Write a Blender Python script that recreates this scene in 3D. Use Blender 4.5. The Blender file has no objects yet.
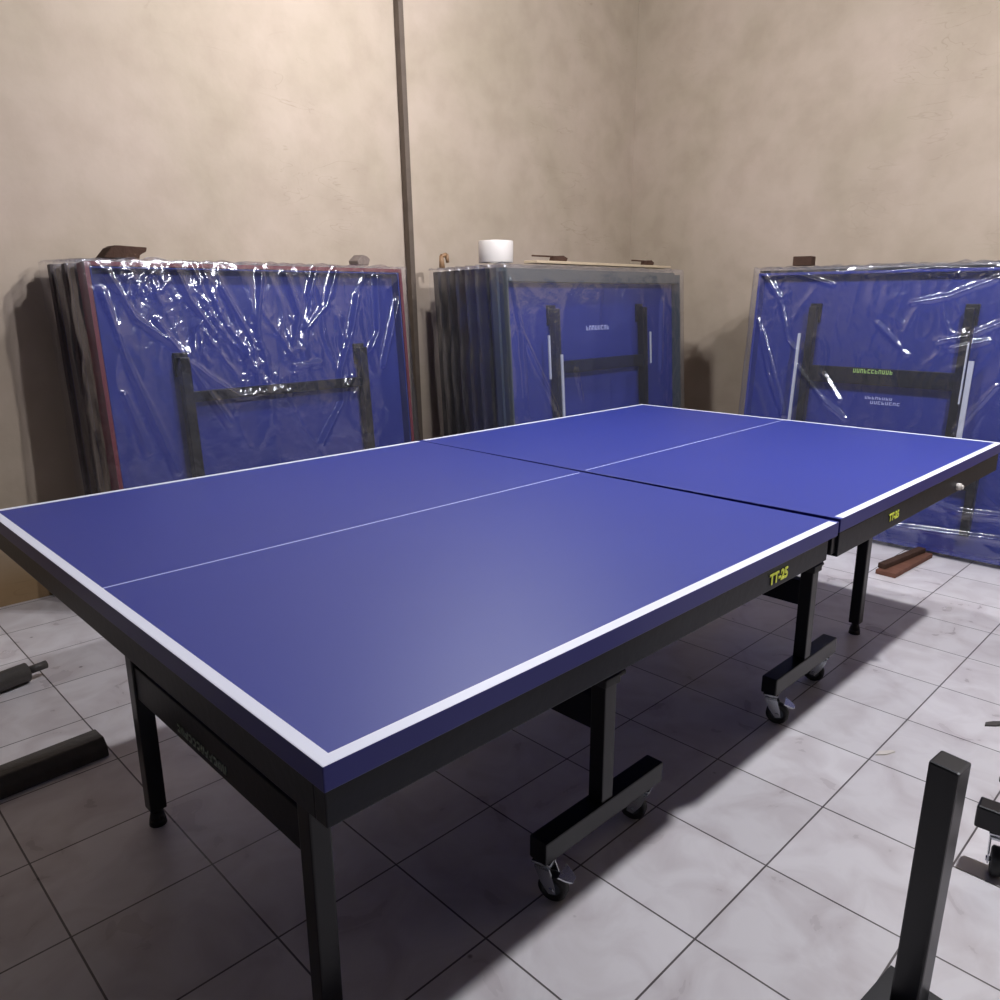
import bpy, bmesh, math, random
from mathutils import Vector, Matrix, noise
random.seed(7)
C = bpy.context.scene.collection
R = math.radians

# ------------------------------------------------------------------ materials
def srgb(r, g, b):
    f = lambda c: (c/255/12.92) if c/255 <= .04045 else ((c/255+.055)/1.055)**2.4
    return (f(r), f(g), f(b), 1)

def mat(name, col, rough=.5, metal=0, spec=.5, noise_amt=0, scale=8, bump=0, bscale=60, emit=None, coat=0):
    m = bpy.data.materials.new(name); m.use_nodes = True
    nt = m.node_tree; b = nt.nodes['Principled BSDF']
    b.inputs['Base Color'].default_value = col
    b.inputs['Roughness'].default_value = rough
    b.inputs['Metallic'].default_value = metal
    b.inputs['Specular IOR Level'].default_value = spec
    b.inputs['Coat Weight'].default_value = coat
    if emit:
        b.inputs['Emission Color'].default_value = emit[0]; b.inputs['Emission Strength'].default_value = emit[1]
    tc = nt.nodes.new('ShaderNodeTexCoord')
    if noise_amt:
        n = nt.nodes.new('ShaderNodeTexNoise'); n.inputs['Scale'].default_value = scale; n.inputs['Detail'].default_value = 6
        nt.links.new(tc.outputs['Object'], n.inputs['Vector'])
        mx = nt.nodes.new('ShaderNodeMix'); mx.data_type = 'RGBA'
        mx.inputs[6].default_value = tuple(c*(1-noise_amt) for c in col[:3])+(1,)
        mx.inputs[7].default_value = tuple(min(1, c*(1+noise_amt)) for c in col[:3])+(1,)
        nt.links.new(n.outputs['Fac'], mx.inputs[0]); nt.links.new(mx.outputs[2], b.inputs['Base Color'])
    if bump:
        n = nt.nodes.new('ShaderNodeTexNoise'); n.inputs['Scale'].default_value = bscale; n.inputs['Detail'].default_value = 4
        nt.links.new(tc.outputs['Object'], n.inputs['Vector'])
        bp = nt.nodes.new('ShaderNodeBump'); bp.inputs['Strength'].default_value = bump; bp.inputs['Distance'].default_value = .01
        nt.links.new(n.outputs['Fac'], bp.inputs['Height']); nt.links.new(bp.outputs[0], b.inputs['Normal'])
    return m

M_TOP = mat('table_blue', srgb(30, 47, 136), .48, spec=.6, noise_amt=.05, scale=3, bump=.02, bscale=300)
M_EDGE = mat('table_edge_blue', srgb(22, 26, 108), .4, spec=.4)
M_LINE = mat('line_white', srgb(226, 228, 242), .45)
M_CLINE = mat('line_pale', srgb(176, 184, 232), .45)
M_STEEL = mat('black_steel', srgb(9, 12, 24), .42, spec=.22, noise_amt=.25, scale=20, bump=.05)
M_BLACK = mat('black_tube', srgb(13, 14, 21), .33, spec=.4)
M_GREY = mat('grey_steel', srgb(72, 78, 86), .45, metal=.2)
M_RUB = mat('rubber', srgb(30, 30, 32), .6)
M_CHROME = mat('zinc', srgb(196, 200, 206), .25, metal=.9)
M_UNDER = mat('under_blue', srgb(36, 48, 132), .55, spec=.25, noise_amt=.12, scale=4)
M_RED = mat('red_trim', srgb(112, 32, 46), .55)
M_ROD = mat('pale_rod', srgb(196, 200, 212), .35)
M_BRN2 = mat('brown_grey', srgb(74, 62, 58), .6)
M_BRN = mat('brown_trim', srgb(62, 44, 42), .6)
M_DKGREEN = mat('dark_trim', srgb(58, 68, 74), .6)
M_YEL = mat('yellow_print', srgb(214, 220, 70), .5)
M_LIME = mat('lime_print', srgb(176, 214, 120), .5)
M_WHT = mat('white_print', srgb(190, 196, 240), .5)
M_WOOD = mat('brown_wood', srgb(72, 52, 42), .8, noise_amt=.45, scale=14, bump=.4, bscale=40, spec=.2)
M_WOOD2 = mat('floor_wood', srgb(112, 76, 62), .75, noise_amt=.4, scale=18, bump=.4, bscale=40, spec=.2)
M_BATTEN = mat('batten_wood', srgb(104, 92, 82), .8, noise_amt=.3, scale=10, bump=.3, spec=.2)
M_EDGING = mat('edging', srgb(186, 166, 138), .85, noise_amt=.15, scale=12)
M_PAPER = mat('roll_white', srgb(214, 206, 198), .5)
M_SCRAP = mat('grey_scrap', srgb(74, 70, 66), .55, noise_amt=.35, scale=18, bump=.3)
M_BRICK = mat('bare_block', srgb(86, 86, 90), .9, noise_amt=.3, scale=6, bump=.5)
M_SCRAP2 = mat('grey_brown_scrap', srgb(128, 114, 106), .7, noise_amt=.35, scale=30, bump=.4)
M_CEIL = mat('ceiling_boards', srgb(80, 80, 84), .9, noise_amt=.06, scale=2)
M_BULB = mat('bulb_glow', srgb(255, 250, 240), .5, emit=(srgb(248, 249, 255), 1))
M_CORD = mat('cord', srgb(230, 230, 228), .5)

def wall_mat():
    m = bpy.data.materials.new('wall_plaster'); m.use_nodes = True
    nt = m.node_tree; b = nt.nodes['Principled BSDF']; N = nt.nodes.new; L = nt.links.new
    geo = N('ShaderNodeNewGeometry')
    def nz(scale, det, vec=None, dist=0):
        n = N('ShaderNodeTexNoise'); n.inputs['Scale'].default_value = scale; n.inputs['Detail'].default_value = det
        n.inputs['Distortion'].default_value = dist
        L(vec or geo.outputs['Position'], n.inputs['Vector']); return n
    big = nz(1.3, 5, dist=.6); r1 = N('ShaderNodeValToRGB')
    e = r1.color_ramp.elements
    e[0].position = .30; e[0].color = srgb(180, 165, 145)
    e[1].position = .72; e[1].color = srgb(198, 180, 164)
    L(big.outputs['Fac'], r1.inputs[0])
    mid = nz(6, 6); mx = N('ShaderNodeMix'); mx.data_type = 'RGBA'; mx.blend_type = 'MULTIPLY'; mx.inputs[0].default_value = .2
    r2 = N('ShaderNodeValToRGB'); r2.color_ramp.elements[0].position = .35; r2.color_ramp.elements[0].color = srgb(198, 190, 180)
    r2.color_ramp.elements[1].position = .6; r2.color_ramp.elements[1].color = (1, 1, 1, 1)
    L(mid.outputs['Fac'], r2.inputs[0]); L(r1.outputs[0], mx.inputs[6]); L(r2.outputs[0], mx.inputs[7])
    # trowel drag marks and hairline cracks: noise squashed along z
    mp = N('ShaderNodeMapping'); mp.inputs['Scale'].default_value = (1.2, 1.2, 4.5); L(geo.outputs['Position'], mp.inputs[0])
    cr = nz(1.6, 3, mp.outputs[0], 1.2); sub = N('ShaderNodeMath'); sub.operation = 'SUBTRACT'; sub.inputs[1].default_value = .56
    L(cr.outputs['Fac'], sub.inputs[0]); ab = N('ShaderNodeMath'); ab.operation = 'ABSOLUTE'; L(sub.outputs[0], ab.inputs[0])
    r3 = N('ShaderNodeValToRGB'); r3.color_ramp.elements[0].position = 0; r3.color_ramp.elements[0].color = srgb(176, 162, 146)
    r3.color_ramp.elements[1].position = .006; r3.color_ramp.elements[1].color = (1, 1, 1, 1); L(ab.outputs[0], r3.inputs[0])
    mx2 = N('ShaderNodeMix'); mx2.data_type = 'RGBA'; mx2.blend_type = 'MULTIPLY'
    gate = nz(.9, 2); r4 = N('ShaderNodeValToRGB'); r4.color_ramp.elements[0].position = .52; r4.color_ramp.elements[1].position = .62
    L(gate.outputs['Fac'], r4.inputs[0])
    ml = N('ShaderNodeMath'); ml.operation = 'MULTIPLY'; ml.inputs[1].default_value = .28; L(r4.outputs[0], ml.inputs[0]); L(ml.outputs[0], mx2.inputs[0])
    L(mx.outputs[2], mx2.inputs[6]); L(r3.outputs[0], mx2.inputs[7])
    # ochre lower strip of the wall, darker towards the floor
    sp = N('ShaderNodeSeparateXYZ'); L(geo.outputs['Position'], sp.inputs[0])
    ad = N('ShaderNodeMath'); ad.operation = 'ADD'; L(sp.outputs[2], ad.inputs[0])
    m5 = N('ShaderNodeMath'); m5.operation = 'MULTIPLY'; m5.inputs[1].default_value = .25; L(big.outputs['Fac'], m5.inputs[0]); L(m5.outputs[0], ad.inputs[1])
    r5 = N('ShaderNodeValToRGB'); r5.color_ramp.elements[0].position = .18; r5.color_ramp.elements[0].color = srgb(196, 168, 118)
    r5.color_ramp.elements[1].position = .5; r5.color_ramp.elements[1].color = (1, 1, 1, 1); L(ad.outputs[0], r5.inputs[0])
    mx3 = N('ShaderNodeMix'); mx3.data_type = 'RGBA'; mx3.blend_type = 'MULTIPLY'; mx3.inputs[0].default_value = .8
    L(mx2.outputs[2], mx3.inputs[6]); L(r5.outputs[0], mx3.inputs[7]); L(mx3.outputs[2], b.inputs['Base Color'])
    b.inputs['Roughness'].default_value = .85; b.inputs['Specular IOR Level'].default_value = .2
    bp = N('ShaderNodeBump'); bp.inputs['Strength'].default_value = .35; bp.inputs['Distance'].default_value = .012
    L(mid.outputs['Fac'], bp.inputs['Height']); L(bp.outputs[0], b.inputs['Normal'])
    return m

def floor_mat():
    m = bpy.data.materials.new('floor_tiles'); m.use_nodes = True
    nt = m.node_tree; b = nt.nodes['Principled BSDF']; N = nt.nodes.new; L = nt.links.new
    geo = N('ShaderNodeNewGeometry'); mp = N('ShaderNodeMapping')
    mp.inputs['Location'].default_value = (-.2+30*.3, .027+30*.3, 0); L(geo.outputs['Position'], mp.inputs[0])
    br = N('ShaderNodeTexBrick'); br.offset = 0; br.squash = 1
    br.inputs['Scale'].default_value = 1; br.inputs['Brick Width'].default_value = .3; br.inputs['Row Height'].default_value = .3
    br.inputs['Mortar Size'].default_value = .0024; br.inputs['Mortar Smooth'].default_value = .25; br.inputs['Bias'].default_value = 0
    br.inputs['Color1'].default_value = srgb(214, 209, 211); br.inputs['Color2'].default_value = srgb(226, 221, 223)
    br.inputs['Mortar'].default_value = srgb(96, 90, 90); L(mp.outputs[0], br.inputs['Vector'])
    n = N('ShaderNodeTexNoise'); n.inputs['Scale'].default_value = 7; n.inputs['Detail'].default_value = 7; n.inputs['Distortion'].default_value = .8
    L(geo.outputs['Position'], n.inputs['Vector'])
    r = N('ShaderNodeValToRGB'); r.color_ramp.elements[0].position = .3; r.color_ramp.elements[0].color = srgb(214, 206, 206)
    r.color_ramp.elements[1].position = .6; r.color_ramp.elements[1].color = (1, 1, 1, 1); L(n.outputs['Fac'], r.inputs[0])
    mx = N('ShaderNodeMix'); mx.data_type = 'RGBA'; mx.blend_type = 'MULTIPLY'; mx.inputs[0].default_value = .6
    L(br.outputs['Color'], mx.inputs[6]); L(r.outputs[0], mx.inputs[7])
    # sparse dirt specks
    v = N('ShaderNodeTexVoronoi'); v.inputs['Scale'].default_value = 4.3; L(geo.outputs['Position'], v.inputs['Vector'])
    r2 = N('ShaderNodeValToRGB'); r2.color_ramp.elements[0].position = .018; r2.color_ramp.elements[0].color = srgb(120, 110, 108)
    r2.color_ramp.elements[1].position = .034; r2.color_ramp.elements[1].color = (1, 1, 1, 1); L(v.outputs['Distance'], r2.inputs[0])
    mx2 = N('ShaderNodeMix'); mx2.data_type = 'RGBA'; mx2.blend_type = 'MULTIPLY'; mx2.inputs[0].default_value = .8
    L(mx.outputs[2], mx2.inputs[6]); L(r2.outputs[0], mx2.inputs[7]); L(mx2.outputs[2], b.inputs['Base Color'])
    rr = N('ShaderNodeMapRange'); rr.inputs[3].default_value = .2; rr.inputs[4].default_value = .42; L(n.outputs['Fac'], rr.inputs[0])
    L(rr.outputs[0], b.inputs['Roughness']); b.inputs['Specular IOR Level'].default_value = .45
    bp = N('ShaderNodeBump'); bp.inputs['Strength'].default_value = .5; bp.inputs['Distance'].default_value = .002; bp.invert = True
    L(br.outputs['Fac'], bp.inputs['Height']); L(bp.outputs[0], b.inputs['Normal'])
    return m

def film_mat(name='plastic_film', haze=.05, gloss=.2, rough=.16, edge=.75):
    m = bpy.data.materials.new(name); m.use_nodes = True
    nt = m.node_tree; nt.nodes.clear(); N = nt.nodes.new; L = nt.links.new
    out = N('ShaderNodeOutputMaterial'); tr = N('ShaderNodeBsdfTransparent'); tr.inputs[0].default_value = (.95, .95, .97, 1)
    gl = N('ShaderNodeBsdfGlossy'); gl.inputs['Roughness'].default_value = rough; gl.inputs[0].default_value = (.95, .95, 1, 1)
    df = N('ShaderNodeBsdfDiffuse'); df.inputs[0].default_value = (.7, .7, .74, 1)
    geo = N('ShaderNodeTexCoord'); n = N('ShaderNodeTexNoise'); n.inputs['Scale'].default_value = 26; n.inputs['Detail'].default_value = 5
    L(geo.outputs['Object'], n.inputs['Vector']); bp = N('ShaderNodeBump'); bp.inputs['Strength'].default_value = .5; bp.inputs['Distance'].default_value = .006
    L(n.outputs['Fac'], bp.inputs['Height']); L(bp.outputs[0], gl.inputs['Normal'])
    lw = N('ShaderNodeLayerWeight'); lw.inputs['Blend'].default_value = .35
    mr = N('ShaderNodeMapRange'); mr.inputs[3].default_value = gloss; mr.inputs[4].default_value = edge; L(lw.outputs['Facing'], mr.inputs[0])
    m1 = N('ShaderNodeMixShader'); m1.inputs[0].default_value = haze; L(tr.outputs[0], m1.inputs[1]); L(df.outputs[0], m1.inputs[2])
    m2 = N('ShaderNodeMixShader'); L(mr.outputs[0], m2.inputs[0]); L(m1.outputs[0], m2.inputs[1]); L(gl.outputs[0], m2.inputs[2])
    L(m2.outputs[0], out.inputs[0]); return m

M_WALL, M_FLOOR = wall_mat(), floor_mat()
M_FILM = film_mat('plastic_film', .04, .085, .16, .42)
M_FILM2 = film_mat('plastic_film_thick', .05, .06, .22, .3)

# ------------------------------------------------------------------ mesh helpers
class MB:
    def __init__(s): s.bm = bmesh.new(); s.mats = []
    def _mi(s, m):
        if m is None: return 0
        if m not in s.mats: s.mats.append(m)
        return s.mats.index(m)
    def box(s, a, b, m=None, bev=0, M=None):
        x0, y0, z0 = a; x1, y1, z1 = b
        r = bmesh.ops.create_cube(s.bm, size=1); vs = r['verts']
        for v in vs:
            v.co = Vector(((x0+x1)/2+v.co.x*(x1-x0), (y0+y1)/2+v.co.y*(y1-y0), (z0+z1)/2+v.co.z*(z1-z0)))
            if M: v.co = M @ v.co
        fs = list({f for v in vs for f in v.link_faces}); mi = s._mi(m)
        for f in fs: f.material_index = mi
        if bev:
            es = list({e for v in vs for e in v.link_edges})
            r = bmesh.ops.bevel(s.bm, geom=es, offset=bev, segments=2, profile=.6, affect='EDGES')
            for f in r['faces']: f.material_index = mi
        return s
    def cyl(s, p, q, r0, r1=None, seg=20, m=None, cap=True):
        r1 = r0 if r1 is None else r1; p, q = Vector(p), Vector(q); d = q-p
        rot = d.to_track_quat('Z', 'Y').to_matrix().to_4x4()
        res = bmesh.ops.create_cone(s.bm, cap_ends=cap, segments=seg, radius1=r0, radius2=r1, depth=d.length,
                                    matrix=Matrix.Translation((p+q)/2) @ rot)
        mi = s._mi(m)
        for f in {f for v in res['verts'] for f in v.link_faces}: f.material_index = mi; f.smooth = len(f.verts) == 4
        return s
    def prism(s, pts, axis, a, b, m=None):
        # closed outline extruded between a and b on one axis ('x','y','z')
        def P(u, v, w): return {'x': (w, u, v), 'y': (u, w, v), 'z': (u, v, w)}[axis]
        A = [s.bm.verts.new(P(u, v, a)) for u, v in pts]; B = [s.bm.verts.new(P(u, v, b)) for u, v in pts]
        mi = s._mi(m); n = len(pts)
        fs = [s.bm.faces.new(A), s.bm.faces.new(B[::-1])]+[s.bm.faces.new((A[i], B[i], B[(i+1) % n], A[(i+1) % n])) for i in range(n)]
        for f in fs: f.material_index = mi
        return s
    def ring(s, c, axis_, R_, r, seg=28, m=None):
        # solid lathe tyre around axis x
        prof = [(-.5, .55), (-.5, .86), (-.36, 1), (.36, 1), (.5, .86), (.5, .55)]
        rows = []
        for i in range(seg):
            t = 2*math.pi*i/seg
            rows.append([s.bm.verts.new((c[0]+w*r*2 if axis_ == 'x' else c[0]+math.cos(t)*k*R_,
                                         c[1]+math.cos(t)*k*R_ if axis_ == 'x' else c[1]+w*r*2,
                                         c[2]+math.sin(t)*k*R_)) for w, k in prof])
        mi = s._mi(m); n = len(prof)
        for i in range(seg):
            a, b = rows[i], rows[(i+1) % seg]
            for j in range(n):
                f = s.bm.faces.new((a[j], a[(j+1) % n], b[(j+1) % n], b[j])); f.material_index = mi; f.smooth = True
        return s
    def build(s, name, m=None, parent=None):
        bmesh.ops.recalc_face_normals(s.bm, faces=s.bm.faces)
        me = bpy.data.meshes.new(name); s.bm.to_mesh(me); s.bm.free()
        for x in (s.mats or [m]): me.materials.append(x)
        o = bpy.data.objects.new(name, me); C.objects.link(o)
        if parent: o.parent = parent
        return o

def tag(o, label, cat, group=None):
    o['label'] = label; o['category'] = cat
    if group: o['group'] = group
    return o
def thing(name, label, cat, loc=(0, 0, 0), rot=(0, 0, 0), group=None):
    o = bpy.data.objects.new(name, None); C.objects.link(o); o.location = loc; o.rotation_euler = rot; o.empty_display_size = .1
    return tag(o, label, cat, group)
def struct(name, mb, m): o = mb.build(name, m); o['kind'] = 'structure'; return o
def copy_tree(o, parent=None):
    c = o.copy(); C.objects.link(c); c.parent = parent
    for ch in list(o.children): copy_tree(ch, c)
    return c
def text(name, s, size, m, parent, M, extrude=.0006):
    cu = bpy.data.curves.new(name, 'FONT'); cu.body = s; cu.size = size; cu.extrude = extrude; cu.offset = size*.035
    cu.align_x = 'CENTER'; cu.align_y = 'CENTER'
    t = bpy.data.objects.new('tmp', cu); C.objects.link(t); bpy.context.view_layer.update()
    me = bpy.data.meshes.new_from_object(t); bpy.data.objects.remove(t)
    me.materials.clear(); me.materials.append(m); me.transform(M)
    o = bpy.data.objects.new(name, me); C.objects.link(o); o.parent = parent; return o

# ------------------------------------------------------------------ room
X0, X1, Y0, Y1, H = -6.0, 4.6, -6.5, 3.0, 4.4
struct('floor', MB().box((X0-.2, Y0-.2, -.12), (X1+.2, Y1+.2, 0)), M_FLOOR)
struct('ceiling', MB().box((X0-.2, Y0-.2, H), (X1+.2, Y1+.2, H+.12)), M_CEIL)
struct('wall_back', MB().box((X0-.2, Y1, 0), (X1+.2, Y1+.15, H)), M_WALL)
struct('wall_right', MB().box((X1, Y0-.2, 0), (X1+.15, Y1, H)), M_WALL)
struct('wall_left', MB().box((X0-.15, Y0-.2, 0), (X0, Y1, H)), M_BRICK)
struct('wall_front', MB().box((X0, Y0-.15, 0), (X1, Y0, H)), M_BRICK)

# ------------------------------------------------------------------ caster
def caster(parent, x, y, ztop, ang=0, brake=True, name='caster'):
    """twin plate caster: fork part with wheel, brake_pedal as sub-parts"""
    R_ = .033; e = bpy.data.objects.new(name, None)
    T = Matrix.Translation((x, y, 0)) @ Matrix.Rotation(ang, 4, 'Z')
    f = MB()
    f.box((-.022, -.022, ztop-.006), (.022, .022, ztop), bev=.002)
    f.cyl((0, 0, ztop-.016), (0, 0, ztop-.004), .016)
    for sx in (-1, 1):
        f.prism([(-.016, ztop-.014), (.018, ztop-.014), (.030, .05), (.034, .028), (.018, .024), (-.002, .05)], 'x', sx*.017-.0015, sx*.017+.0015)
    f.box((-.0185, -.016, ztop-.018), (.0185, .018, ztop-.013))
    f.cyl((-.021, .022, R_), (.021, .022, R_), .006)
    fo = f.build('caster_fork', M_CHROME, parent); fo.data.transform(T)
    w = MB(); w.ring((0, .022, R_), 'x', R_, .0115, m=M_RUB); w.cyl((-.010, .022, R_), (.010, .022, R_), R_*.6, m=M_GREY)
    wo = w.build('wheel', None, fo); wo.data.transform(T)
    if brake:
        b = MB(); b.prism([(-.024, -.014), (.024, -.014), (.018, .004), (.010, .018), (-.010, .018), (-.018, .004)], 'z', .0, .004)
        bo = b.build('brake_pedal', M_CHROME, fo)
        bo.data.transform(T @ Matrix.Translation((0, .052, ztop-.030)) @ Matrix.Rotation(R(-25), 4, 'X') @ Matrix.Translation((0, 0, 0)))
    return fo

# ------------------------------------------------------------------ table tennis table
TW, TL, TH = 1.525, 2.74, .76
tb = thing('table_tennis_table', 'large blue table tennis table with white lines and black wheeled undercarriage, set up mid-room', 'table', (TL/2, TW/2, 0))
def loc(o): o.data.transform(Matrix.Translation((-TL/2, -TW/2, 0))); return o
def half_top(xa, xb, outer, z, c0, c1):
    """slab with painted stripes as face materials. outer: x of the outer end, c0/c1: centre-stripe y at xa/xb"""
    e = .02; bm = bmesh.new(); th = .034; hw = .0024
    seam_gap = .012
    ins = xa+e if outer == xa else xa+seam_gap; ine = xb-e if outer == xb else xb-seam_gap
    xs = [xa, ins, ine, xb]
    sk = lambda i, y: (.010-.012*y/TW if outer == xa else .010-.0182*y/TW) if (i >= 2 and outer == xa) or (i <= 1 and outer == xb) else 0
    def yr(i): t = (xs[i]-xa)/(xb-xa); c = c0+(c1-c0)*t; return [0, e, c-hw, c+hw, TW-e, TW]
    zt_ = lambda y: z-(.0045*y/TW if outer == xb else 0)
    g = [[bm.verts.new((xs[i]+sk(i, y), y, zt_(y))) for y in yr(i)] for i in range(4)]
    lo = [[bm.verts.new((xs[i]+sk(i, y), y, zt_(y)-th)) for y in yr(i)] for i in range(4)]
    for i in range(3):
        for j in range(5):
            f = bm.faces.new((g[i][j], g[i+1][j], g[i+1][j+1], g[i][j+1]))
            seam = (i == 2 and outer == xa) or (i == 0 and outer == xb)
            out = (i == 0 and outer == xa) or (i == 2 and outer == xb)
            f.material_index = 0 if seam else 1 if (out or j in (0, 4)) else (2 if j == 2 else 0)
            f2 = bm.faces.new((lo[i][j], lo[i][j+1], lo[i+1][j+1], lo[i+1][j])); f2.material_index = 3
    for i in range(3):
        for j in (0, 5):
            bm.faces.new((g[i][j], lo[i][j], lo[i+1][j], g[i+1][j])).material_index = 3
    for j in range(5):
        for i in (0, 3):
            bm.faces.new((g[i][j], lo[i][j], lo[i][j+1], g[i][j+1])).material_index = 3
    bmesh.ops.recalc_face_normals(bm, faces=bm.faces)
    me = bpy.data.meshes.new('tabletop'); bm.to_mesh(me); bm.free()
    for m in (M_TOP, M_LINE, M_CLINE, M_EDGE): me.materials.append(m)
    o = bpy.data.objects.new('tabletop', me); C.objects.link(o); o.parent = tb
    bv = o.modifiers.new('b', 'BEVEL'); bv.width = .0015; bv.segments = 2; bv.limit_method = 'ANGLE'
    return loc(o)
half_top(0, TL/2-.004, 0, TH-.003, TW/2, TW/2)
half_top(TL/2+.004, TL, TL, TH+.002, TW/2, TW/2+.032)

def apron(xa, xb, z, h):
    m = MB(); t = .025; zt = z; zb = z-h
    m.box((xa, .006, zb), (xb, .006+t, zt), bev=.002); m.box((xa, TW-.006-t, zb), (xb, TW-.006, zt), bev=.002)
    m.box((xa, .006+t, zb), (xa+t, TW-.006-t, zt), bev=.002); m.box((xb-t, .006+t, zb), (xb, TW-.006-t, zt), bev=.002)
    for k in (1, 2): # stiffening ribs under the board
        xr = xa+(xb-xa)*k/3; m.box((xr-.015, .006+t, zt-.03), (xr+.015, TW-.006-t, zt))
    return loc(m.build('apron', M_STEEL, tb))
apron(.004, TL/2-.03, TH-.037, .052); ap_far = apron(TL/2+.03, TL-.004, TH-.0365, .060)
# hinge block between the halves under the near edge, white bolt, side knob
loc(MB().box((TL/2+.006, .012, .672), (TL/2+.075, .05, .728), bev=.003).build('hinge_block', M_BLACK, tb))
loc(MB().box((TL/2+.006, TW-.05, .672), (TL/2+.075, TW-.012, .728), bev=.003).build('hinge_block', M_BLACK, tb))
loc(MB().cyl((2.29, .008, .682), (2.29, -.006, .682), .011, m=M_PAPER).cyl((2.29, -.006, .682), (2.29, -.012, .682), .007, m=M_PAPER).build('bolt', M_PAPER, tb))

def leg_frame(xc, mark, ys):
    for yc in ys:
        l = MB(); l.box((xc-.02, yc-.02, .045), (xc+.02, yc+.02, .70), bev=.004)
        lo = loc(l.build('leg', M_BLACK, tb))
        f = MB(); f.cyl((xc, yc, .03), (xc, yc, .05), .012); f.cyl((xc, yc, 0), (xc, yc, .016), .021, .019); f.cyl((xc, yc, .016), (xc, yc, .034), .019, .015)
        loc(f.build('levelling_foot', M_RUB, lo))
    b = MB(); b.box((xc-.015, ys[0]+.02, .354), (xc+.015, ys[1]-.02, .438), bev=.003)
    bo = loc(b.build('crossbar', M_STEEL, tb))
    # thin stays up to the board
    for yc in ys:
        loc(MB().cyl((xc+.01, yc, .42), (xc+.22*mark, yc, .69), .008).build('stay', M_BLACK, tb))
    return bo
cb = leg_frame(.17, 1, (.335, 1.11)); leg_frame(2.53, -1, (.345, 1.165))
# worn pale lettering on the near crossbar: strokes too small to read
def strokes(parent, x0, x1, z0, z1, plane, m, seed, name='lettering', n=12, lines=1):
    rnd = random.Random(seed); g = MB(); p = (x1-x0)/n
    for k in range(n):
        a = x0+k*p+p*.08; w = p*.72
        kind = rnd.randrange(4); t = w*.28; h = z1-z0
        segs = [((a, z0), (a+t, z1))]
        if kind in (0, 2): segs.append(((a, z1-h*.26), (a+w, z1)))
        if kind in (0, 1, 3): segs.append(((a, z0), (a+w, z0+h*.26)))
        if kind in (1, 2): segs.append(((a+w-t, z0), (a+w, z1)))
        if kind == 3: segs.append(((a, z0+h*.38), (a+w, z0+h*.62)))
        for (u0, w0), (u1, w1) in segs: g.box(*plane(u0, w0, u1, w1))
    return g.build(name, m, parent)
M_FAINT = mat('faint_print', srgb(150, 164, 152), .5)
loc(strokes(cb, .63, .86, .370, .389, lambda a, b, c, d: ((.17-.0165, a, b), (.17-.0145, c, d)), M_FAINT, 4))
# maker's mark on both aprons
def mark(x, z, parent, size=.034):
    return loc(text('apron_lettering', 'TT-25', size, M_YEL, parent, Matrix.Translation((x, .0045, z)) @ Matrix.Rotation(R(90), 4, 'X')))
mark(1.10, .694, tb, .032); mark(1.75, .694, tb, .028)

def undercarriage(xc, xt=0):
    for yc, s in ((.27, 1), (TW-.27, -1)):
        u = loc(MB().box((xc-.02, yc-.02, .15), (xc+.02, yc+.02, .455), bev=.003).build('upright', M_BLACK, tb))
        loc(MB().box((xc-.026, yc-.026, .44), (xc+.026, yc+.026, .462), bev=.003).cyl((xc+.02, yc-.012, .452), (xc+.055, yc-.012, .452), .007).build('collar', M_RUB, u))
        loc(MB().cyl((xc-.004, yc+.004*s, .455), (xc-.004, yc+.02*s, .715), .013).build('inner_post', M_BLACK, tb))
        b = loc(MB().box((xc-.212, yc-.024, .098), (xc+.218, yc+.024, .152), bev=.004).build('base_bar', M_BLACK, tb))
        for k, (dx, a) in enumerate(((-.19, R(200)), (.17, R(20)))):
            c = caster(tb, 0, 0, .098, 0); T = Matrix.Translation((xc+dx, yc, 0)) @ Matrix.Rotation(a if s > 0 else a+2, 4, 'Z')
            for o in [c]+list(c.children): o.data.transform(T); loc(o)
    loc(MB().box((xc-.018, .29, .325), (xc+.018, TW-.29, .405), bev=.003).build('crossbar', M_STEEL, tb))
undercarriage(.862); undercarriage(1.885)

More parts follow.
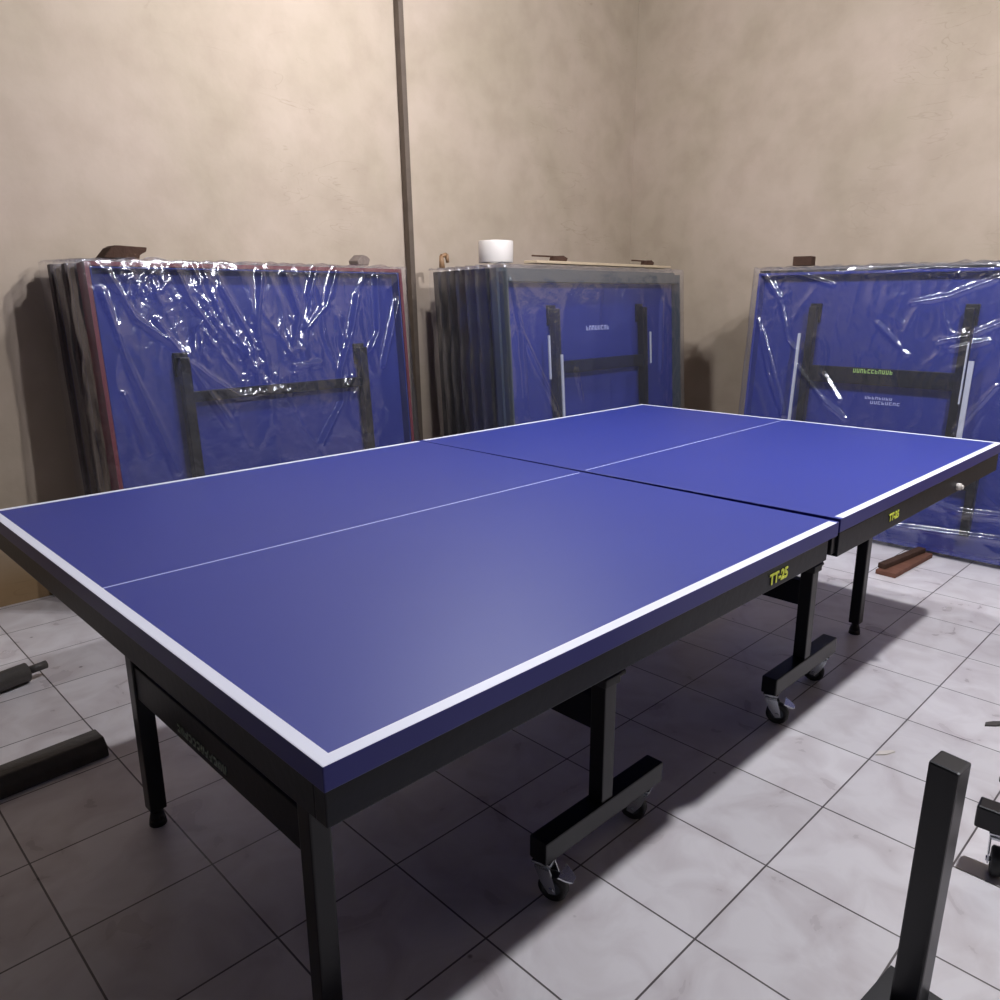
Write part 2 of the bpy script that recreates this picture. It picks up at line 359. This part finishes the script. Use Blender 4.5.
# ------------------------------------------------------------------ folded half tables
FW, FH = 1.50, 1.395
def seg_d(px, pz, a, b):
    ax, az = a; bx, bz = b; dx, dz = bx-ax, bz-az; t = max(0, min(1, ((px-ax)*dx+(pz-az)*dz)/max(1e-9, dx*dx+dz*dz)))
    return math.hypot(px-ax-t*dx, pz-az-t*dz)
def film(name, creases, amp, seed, m, parent, n=(150, 140), front=-.064, mg=.025, flare=.03, zones=(), fine=()):
    """crumpled bag: front sheet, turned over the top and round both sides"""
    ov = .10; W2, H2 = FW+mg, FH+.012
    ua, ub = (-ov-mg, W2+ov); va, vb = .004, H2+ov
    bm = bmesh.new(); rows = []
    for i in range(n[0]+1):
        row = []
        for j in range(n[1]+1):
            u = ua+(ub-ua)*i/n[0]; v = va+(vb-va)*j/n[1]
            x = max(-mg, min(W2, u)); z = min(H2, v); d = max(abs(u-x), v-z)
            q = Vector((u*2.2+seed, v*.9, seed)); q2 = Vector((u*7+seed, v*4.2, 3.1+seed)); q3 = Vector((u*21, v*15, seed*2.))
            rid = lambda p: 1-min(1, abs(noise.noise(p))*3.2)
            hgt = amp*(.9*rid(q)**2+.5*rid(q2)**2+.16*noise.noise(q3))
            zk = sum(math.exp(-((u-a)/ra)**2-((v-b)/rb)**2) for a, b, ra, rb in zones)
            if zk: hgt += amp*zk*(1.2*rid(Vector((u*9+1.5*noise.noise(Vector((u*3, v*3, seed))), v*2.4, seed+4)))**3+.45*rid(Vector((u*17+3, v*8, seed)))**2)
            fk = sum(math.exp(-((u-a)/ra)**2-((v-b)/rb)**2) for a, b, ra, rb in fine)
            if fk > .02: hgt += amp*fk*(1.9*rid(Vector((u*24+seed, v*17, 5.5)))**2+.5*rid(Vector((u*41, v*30, seed)))**2)
            for cr in creases:
                for a, b in zip(cr, cr[1:]):
                    dd = seg_d(u, v, a, b)
                    if dd < .06: hgt = max(hgt, amp*(1.9*math.exp(-(dd/.011)**2)+.5*math.exp(-(dd/.03)**2)))
            if d <= 0:
                edge = min(1, (H2-v)/.03+.15, (u+mg)/.03+.1, (W2-u)/.03+.1)
                y = front-.003-hgt*max(0, edge)
                yy = y
            else:
                yy = front+d*.98
            k = noise.noise(Vector((u*9+seed, v*1.7, 7.7)))*1.3+.35*noise.noise(Vector((u*20+seed, v*11, 2.7)))
            jx = jz = 0
            if u < -mg+.005: jx = -abs(k)*flare-.004
            if u > W2-.005: jx = abs(k)*flare*.8
            if v > H2-.005: jz = abs(noise.noise(Vector((u*14+seed, 2, v*6))))*.02
            row.append(bm.verts.new((x+jx, yy, z+jz)))
        rows.append(row)
    for i in range(n[0]):
        for j in range(n[1]):
            f = bm.faces.new((rows[i][j], rows[i+1][j], rows[i+1][j+1], rows[i][j+1])); f.smooth = True
    me = bpy.data.meshes.new(name); bm.to_mesh(me); bm.free(); me.materials.append(m)
    o = bpy.data.objects.new(name, me); C.objects.link(o); o.parent = parent; return o

def folded(label, group, loc_, rz, trim, lean, full, leg_top=1.2, leg_x=(.37, 1.13), bar_z=.93, bar_h=.05, rods=(), frame=M_DKGREEN, fw=.03, fwt=None, ty=-.004):
    fwt = fwt or fw
    root = thing('folded_table_half', label, 'folded table', loc_, (R(-lean), 0, rz), group)
    MB().box((0, 0, .002), (FW, .032, FH), bev=.002).build('board', M_UNDER, root)
    t = MB(); e = .004
    for a, b in (((-e, ty, 0), (.012, .034, FH+e)), ((FW-.012, ty, 0), (FW+e, .034, FH+e)), ((.012, ty, FH-.012), (FW-.012, .034, FH+e)), ((.012, -.004, 0), (FW-.012, .034, .012))):
        t.box(a, b)
    t.build('edge_trim', trim, root)
    a = MB(); i = .014
    for p, q in (((i, -.055, i), (i+fw, -.001, FH-i)), ((FW-i-fw, -.055, i), (FW-i, -.001, FH-i)), ((i+fw, -.055, FH-i-fwt), (FW-i-fw, -.001, FH-i)), ((i+fw, -.055, i), (FW-i-fw, -.001, i+fw))):
        a.box(p, q, bev=.002)
    a.build('apron', frame, root)
    if full:
        for x in leg_x:
            MB().box((x-.021, -.052, .50), (x+.021, -.012, leg_top), bev=.004).build('leg', M_BLACK, root)
            MB().box((x-.03, -.014, leg_top-.08), (x+.03, -.001, leg_top+.02), bev=.002).build('hinge_plate', M_BLACK, root)
        MB().box((leg_x[0]+.021, -.048, bar_z-bar_h), (leg_x[1]-.021, -.018, bar_z), bev=.003).build('crossbar', M_STEEL, root)
        for x in (.27, FW-.27): # lower rolling frame folded against the board
            MB().box((x-.02, -.048, .12), (x+.02, -.012, .48), bev=.003).build('upright', M_BLACK, root)
            MB().box((x-.024, -.054, .10), (x+.024, -.008, .50-.02), bev=.003).build('base_bar', M_BLACK, root) if False else None
        MB().box((.29, -.044, .34), (FW-.29, -.016, .41), bev=.003).build('crossbar', M_STEEL, root)
        for (x, z0, z1, r) in rods:
            MB().box((x-r, -.062, z0), (x+r, -.053, z1), bev=.002).build('stay', M_ROD, root)
    return root

G1, G2, G3 = 'folded table halves in the left stack', 'folded table halves in the middle stack', 'folded table halves in the right stack'
LN = 4.0; tl = math.tan(R(LN))
# left stack -------------------------------------------------
crL = [[(.33, 1.38), (.38, 1.25), (.46, 1.12)], [(.32, 1.02), (.43, .92), (.54, .84), (.74, .85)], [(.83, 1.36), (.88, 1.18), (.83, 1.05)], [(.94, 1.27), (.99, 1.39)],
       [(1.21, 1.27), (1.16, 1.11), (1.07, .91), (1.07, .77), (.93, .58)], [(1.33, 1.36), (1.31, 1.09), (1.26, 1.01)], [(1.45, 1.24), (1.33, .92)],
       [(.23, 1.17), (.32, 1.02), (.48, .73)], [(.06, .89), (.12, .65)], [(.04, 1.28), (.09, 1.02), (.23, .55)], [(.07, 1.35), (.15, 1.18), (.28, 1.08), (.32, 1.02)],
       [(.52, 1.3), (.63, 1.08), (.64, .88)], [(.71, 1.36), (.66, 1.12), (.70, .92)], [(.91, 1.12), (1.03, 1.23)], [(.83, .95), (.97, .96)], [(1.1, 1.39), (1.02, 1.21)]]
yL = 2.585
fl = folded('folded table half with red edge trim under crumpled clear plastic, front of the left stack', G1, (.65, yL, .003), 0, M_RED, LN, True,
            leg_top=1.02, leg_x=(.335, 1.235), bar_z=.875, bar_h=.045, rods=(), frame=M_UNDER, fw=.006, ty=-.058)
film('plastic_wrap', crL, .011, 1.3, M_FILM, fl, n=(230, 210), zones=((.45, 1.2, .22, .2), (.7, .98, .22, .16), (1.1, 1.15, .3, .25)), fine=((.70, .87, .16, .05), (.44, 1.17, .07, .14), (.36, 1.03, .07, .07), (.63, 1.0, .06, .13), (.86, 1.1, .05, .08), (.2, 1.3, .12, .06), (1.12, .84, .05, .06)))
# middle stack -----------------------------------------------
crM = [[(.07, 1.11), (.21, .88), (.35, .64)], [(.48, .89), (.52, .72)], [(.03, 1.34), (.08, 1.11), (.10, .6)], [(1.27, 1.24), (1.25, .83)]]
yM = 1.985
fm = folded('blue folded table half with white print, front of the middle stack by the white roll', G2, (2.30, yM, .003), 0, M_DKGREEN, LN, True,
            rods=((.292, .85, 1.07, .006), (.385, .4, .97, .008), (1.17, .88, 1.06, .004)), bar_z=.935, bar_h=.065, fw=.01, fwt=.05)
film('plastic_wrap', crM, .006, 5.1, M_FILM, fm, mg=.006, flare=.010)
strokes(fm, .655, .86, 1.085, 1.110, lambda a, b, c, d: ((a, -.0016, b), (c, .0002, d)), M_WHT, 9, 'board_lettering', n=8)
# right stack ------------------------------------------------
crR = [[(.05, 1.38), (.15, 1.25), (.18, 1.22)], [(.07, 1.38), (.17, 1.25)], [(.18, 1.22), (.24, 1.02), (.29, .97)], [(.05, 1.13), (.15, .83), (.26, .61)], [(.09, 1.07), (.21, .77), (.27, .61)],
       [(.3, .89), (.48, .71), (.6, .63)], [(.46, .85), (.56, .72)], [(1.2, 1.33), (1.01, 1.25), (.85, 1.22)], [(1.28, 1.15), (1.12, 1.07), (.99, 1.04)], [(1.2, 1.05), (1.06, 1.01)],
       [(.7, 1.12), (.81, 1.02), (.86, .97)], [(.11, 1.36), (.25, 1.37), (.45, 1.31)], [(.62, 1.36), (.94, 1.39), (1.16, 1.37)], [(1.27, .85), (1.13, .62)],
       [(.2, .16), (.7, .10), (1.4, .14)], [(.9, .3), (1.2, .24), (1.5, .26)]]
xR = 3.79
fr = folded('blue folded table half with lime print on its crossbar, front of the right stack', G3, (xR, 1.555, .003), R(-90), M_STEEL, LN, True,
            leg_x=(.345, 1.10), bar_z=.895, bar_h=.085, rods=((.292, .45, 1.06, .008), (1.145, .45, .955, .012), (1.12, .75, 1.04, .004)), frame=M_UNDER, fw=.014)
film('plastic_wrap', crR, .010, 9.4, M_FILM, fr, n=(200, 190), mg=.010, flare=.006, zones=((.9, 1.1, .3, .2),), fine=((1.05, 1.36, .25, .03), (1.15, 1.06, .12, .04), (.17, 1.24, .05, .05)))
cbr = [c for c in fr.children if c.name.startswith('crossbar')][0]
strokes(cbr, .60, .80, .868, .889, lambda a, b, c, d: ((a, -.0496, b), (c, -.0478, d)), M_LIME, 3, n=11)
strokes(fr, .66, .80, .736, .750, lambda a, b, c, d: ((a, -.0016, b), (c, .0002, d)), M_WHT, 21, 'board_lettering', n=8)
strokes(fr, .69, .84, .712, .728, lambda a, b, c, d: ((a, -.0016, b), (c, .0002, d)), M_WHT, 22, 'board_lettering', n=8)

# boards behind: same build, plain
ords = ['second', 'third', 'fourth', 'fifth', 'sixth', 'seventh', 'eighth', 'ninth']
def back_boards(front_loc, step, rz, trim, n, group, txt, seed, frame, rnd=(0, 0)):
    proto = None
    for k in range(n):
        L_ = Vector(front_loc)+Vector(step)*(k+1); L_.x += rnd[0]*((k*37) % 5-2)/2; L_.y += rnd[1]*((k*53) % 5-2)/2
        lab = txt % (ords[k])
        if proto is None:
            proto = folded(lab, group, L_, rz, trim, LN, False, frame=frame); film('plastic_wrap', [], .006, seed, M_FILM2, proto, n=(90, 60), flare=.022); r = proto
        else:
            r = copy_tree(proto); r.location = L_; r['label'] = lab
back_boards((.65, yL, .003), (-.02, .115, 0), 0, M_BRN, 2, G1, 'plastic-wrapped folded table half in the left stack, %s from the front', 2.2, M_BRN2)
back_boards((2.30, yM, .003), (.034, .112, 0), 0, M_STEEL, 6, G2, 'dark plastic-wrapped folded table half in the middle stack, %s from the front', 6.6, M_STEEL)
back_boards((xR, 1.56, .003), (.115, -.005, 0), R(-90), M_DKGREEN, 5, G3, 'folded table half in the right stack, %s from the front', 8.8, M_STEEL)

# ------------------------------------------------------------------ things on the stacks
def solo(mb, name, m, label, cat, loc_, rot=(0, 0, 0), group=None, bev=0):
    o = mb.build(name, m); o.location = loc_; o.rotation_euler = rot; tag(o, label, cat, group)
    if bev: b = o.modifiers.new('b', 'BEVEL'); b.width = bev; b.segments = 2
    return o
zt = 1.414
solo(MB().prism([(-.085, 0), (.058, 0), (.06, .014), (.088, .030), (.092, .046), (-.03, .050), (-.05, .040)], 'y', -.05, .05), 'wood_block', M_WOOD,
     'dark brown splintered wood block on top of the left stack', 'wood', (.845, 2.80, zt+.008), (0, 0, 0), bev=.003)
solo(MB().prism([(-.045, 0), (.04, 0), (.055, .03), (.03, .045), (-.005, .05), (-.05, .02)], 'y', -.03, .03), 'crumpled_scrap', M_SCRAP2,
     'small grey-brown crumpled scrap on the top right of the left stack', 'scrap', (2.02, 2.80, zt+.01), (0, 0, .3), bev=.004)
r = MB(); seg = 40
for (ra, rb, m) in ((.083, .083, M_PAPER),):
    prof = [(.083, 0), (.085, .004), (.085, .098), (.083, .102), (.045, .102), (.045, 0)]
    rows = [[r.bm.verts.new((math.cos(t)*a, math.sin(t)*a, z)) for a, z in prof] for t in [2*math.pi*i/seg for i in range(seg)]]
    for i in range(seg):
        A, B = rows[i], rows[(i+1) % seg]
        for j in range(6): f = r.bm.faces.new((A[j], B[j], B[(j+1) % 6], A[(j+1) % 6])); f.smooth = j in (1,)
solo(r, 'tape_roll', M_PAPER, 'white roll of packing tape standing on the middle stack', 'tape roll', (2.405, 2.19, zt+.012))
solo(MB().box((-.62, -.045, 0), (.62, .045, .014), bev=.003), 'edging_strip', M_EDGING, 'long beige cardboard strip along the top of the middle stack', 'edging', (3.20, 2.14, zt+.012), (0, 0, .03))  # thin pale beige strip along the front of the stack top
for x, y, s, lab, rz in ((2.80, 2.13, 1, 'dark wood chip with a thin splinter, nearer the white tape roll on the cardboard strip', 0), (3.62, 2.15, .9, 'dark wood chip at the far right end of the cardboard strip', .1)):
    solo(MB().prism([(-.05*s, 0), (.045*s, 0), (.055*s, .016), (.02*s, .028), (-.04*s, .025)], 'y', -.02, .02).box((-.20*s, -.004, .018), (-.03*s, .004, .026)), 'wood_chip', M_WOOD, lab, 'wood chip', (x, y, zt+.0275), (0, 0, rz), 'wood chips on the cardboard strip', bev=.002)
pp = MB(); pp.cyl((-.014, 0, 0), (-.018, 0, .066), .016, .011); pp.cyl((-.018, 0, .062), (.018, 0, .072), .011); pp.cyl((.02, 0, .074), (.028, 0, .03), .011, .009)
solo(pp, 'bent_hook', mat('hook_tan', srgb(150, 116, 84), .5), 'small tan bent hook on the left end of the middle stack', 'hook', (2.535, 2.735, zt+.004))
solo(MB().box((-.04, -.05, 0), (.04, .05, .05), bev=.004), 'wood_offcut', M_WOOD, 'small brown wood offcut on top left of the right stack', 'wood', (3.97, 1.35, zt+.008), (0, 0, .15))

# batten against the wall between the left and middle stacks
d0, d1 = Vector((2.505, 2.955, .0)), Vector((2.455, 2.975, 3.2)); dd = (d1-d0)
bt = MB().box((-.022, -.016, 0), (.022, .016, dd.length), bev=.003, M=Matrix.Rotation(R(20), 4, 'Z'))
o = solo(bt, 'wooden_batten', M_BATTEN, 'tall thin brown wooden batten leaning on the back wall right of the left stack', 'batten', d0); o.rotation_euler = dd.to_track_quat('Z', 'Y').to_euler()

# ------------------------------------------------------------------ things on the floor
t = MB(); t.cyl((-.5, 0, 0), (0, 0, 0), .033, seg=24); t.cyl((0, 0, .002), (.065, 0, .002), .014, seg=16)
solo(t, 'steel_rod', M_SCRAP, 'grey steel rod with a thin stub end lying on the left floor by the wall', 'rod', (.15, 2.175, .034), (0, 0, R(12)))
t = MB(); t.prism([(-.055, 0), (.055, 0), (.052, .03), (.03, .052), (-.03, .052), (-.052, .03)], 'x', -.62, 0)
solo(t, 'scrap_tube', M_SCRAP, 'thick dark grey-brown tube lying on the tiles left of the table leg', 'tube', (.185, 1.56, 0), (0, 0, R(3)), bev=.003)
solo(MB().box((0, -.045, 0), (.44, .045, .022), bev=.003), 'wood_plank', M_WOOD2, 'brown wood plank on the floor poking out from under the right stack', 'plank', (3.27, .50, 0), (0, 0, R(-3)), 'planks under the right stack')
solo(MB().box((0, -.018, 0), (.40, .018, .024), bev=.003), 'wood_strip', M_WOOD, 'narrow dark wood strip lying on top of the brown floor plank', 'plank', (3.30, .53, .0225), (0, 0, R(-7)))
# square post near the camera
ps = thing('steel_post', 'black square steel post standing upright at the bottom right', 'post', (.939, -.386, 0), (R(1.5), R(-2.5), R(-6)))
MB().box((-.024, -.024, .006), (.024, .024, .527), bev=.004).build('post', M_BLACK, ps)
MB().box((-.06, -.06, 0), (.06, .06, .006), bev=.001).build('base_plate', M_BLACK, ps)
# spare undercarriage bar with casters, cut by the right edge
ub = thing('undercarriage_frame', 'black wheeled undercarriage bar on casters at the right edge behind the post', 'undercarriage', (1.475, -.58, 0), (0, 0, R(4)))
MB().box((-.024, -.235, .098), (.024, .235, .152), bev=.005).build('base_bar', M_BLACK, ub)
MB().box((-.02, -.02, .15), (.02, .02, .46), bev=.003).build('upright', M_BLACK, ub)
for yy, a in ((.185, R(100)), (-.185, R(-60))):
    c = caster(ub, 0, 0, .098, 0, False); T = Matrix.Translation((0, yy, 0)) @ Matrix.Rotation(a, 4, 'Z')
    for q in [c]+list(c.children): q.data.transform(T)
# two thin flat dark patches on the tiles, then a white scrap
for i, (x, y, s, lab) in enumerate(((2.16, -.225, .8, 'small flat dark patch on the tiles at the right edge, the farther of two'), (1.87, -.33, .7, 'small flat dark patch on the tiles at the right edge, the nearer of two'))):
    solo(MB().prism([(-.05*s, -.008), (-.01, -.016*s), (.05*s, -.010), (.045*s, .006), (0, .012*s), (-.035*s, .006)], 'z', 0, .006), 'dark_patch', M_SCRAP, lab, 'chip', (x, y, 0), (0, 0, R(-40)), 'dark patches on the floor')

solo(MB().prism([(-.03, -.006), (.0, -.010), (.035, -.002), (.03, .006), (-.01, .008)], 'z', 0, .004), 'plastic_scrap', M_PAPER, 'tiny white plastic scrap on the tiles just beyond the upright post', 'scrap', (1.76, -.045, 0), (0, 0, R(-35)))
# ------------------------------------------------------------------ lamps hanging from the ceiling
def lamp(x, y, z, power, label):
    root = thing('hanging_bulb', label, 'lamp', (x, y, H), (0, 0, 0), 'bulbs hanging above the table')
    MB().cyl((0, 0, 0), (0, 0, -.02), .05).build('ceiling_rose', M_CORD, root)
    MB().cyl((0, 0, -.02), (0, 0, z-H+.13), .004, seg=8).build('cord', M_CORD, root)
    MB().cyl((0, 0, z-H+.13), (0, 0, z-H+.06), .018, .02).build('socket', M_CORD, root)
    b = MB(); bmesh.ops.create_uvsphere(b.bm, u_segments=24, v_segments=14, radius=.05)
    for f in b.bm.faces: f.smooth = True
    bo = b.build('bulb', None, root); bo.data.transform(Matrix.Translation((0, 0, z-H)))
    m = M_BULB.copy(); m.node_tree.nodes['Principled BSDF'].inputs['Emission Strength'].default_value = power; bo.data.materials.clear(); bo.data.materials.append(m)
lamp(2.1, -.60, 2.70, 2600, 'bare bulb hanging on the near side of the table')
lamp(1.8, 1.45, 2.75, 1300, 'bare bulb hanging over the far side of the table')

w = bpy.data.worlds.new('world'); bpy.context.scene.world = w; w.use_nodes = True
w.node_tree.nodes['Background'].inputs[0].default_value = (.6, .65, .75, 1); w.node_tree.nodes['Background'].inputs[1].default_value = .01

# ------------------------------------------------------------------ camera
yaw, pitch, roll, F = .7953, .255, -.0047, 779.1
f = Vector((math.cos(yaw)*math.cos(pitch), math.sin(yaw)*math.cos(pitch), -math.sin(pitch)))
r0 = Vector((math.sin(yaw), -math.cos(yaw), 0)); u0 = r0.cross(f)
rg = math.cos(roll)*r0+math.sin(roll)*u0; up = -math.sin(roll)*r0+math.cos(roll)*u0
cam = bpy.data.cameras.new('camera'); cam.lens = F/1000*36; cam.sensor_width = 36; cam.clip_start = .05
co = bpy.data.objects.new('camera', cam); C.objects.link(co)
co.matrix_world = Matrix(((rg.x, up.x, -f.x, -.393), (rg.y, up.y, -f.y, -.685), (rg.z, up.z, -f.z, 1.263), (0, 0, 0, 1)))
S = bpy.context.scene; S.camera = co
S.view_settings.view_transform = 'Standard'; S.view_settings.look = 'None'; S.view_settings.exposure = 0; S.view_settings.gamma = 1
S.view_settings.use_curve_mapping = False
S.cycles.transparent_max_bounces = 24
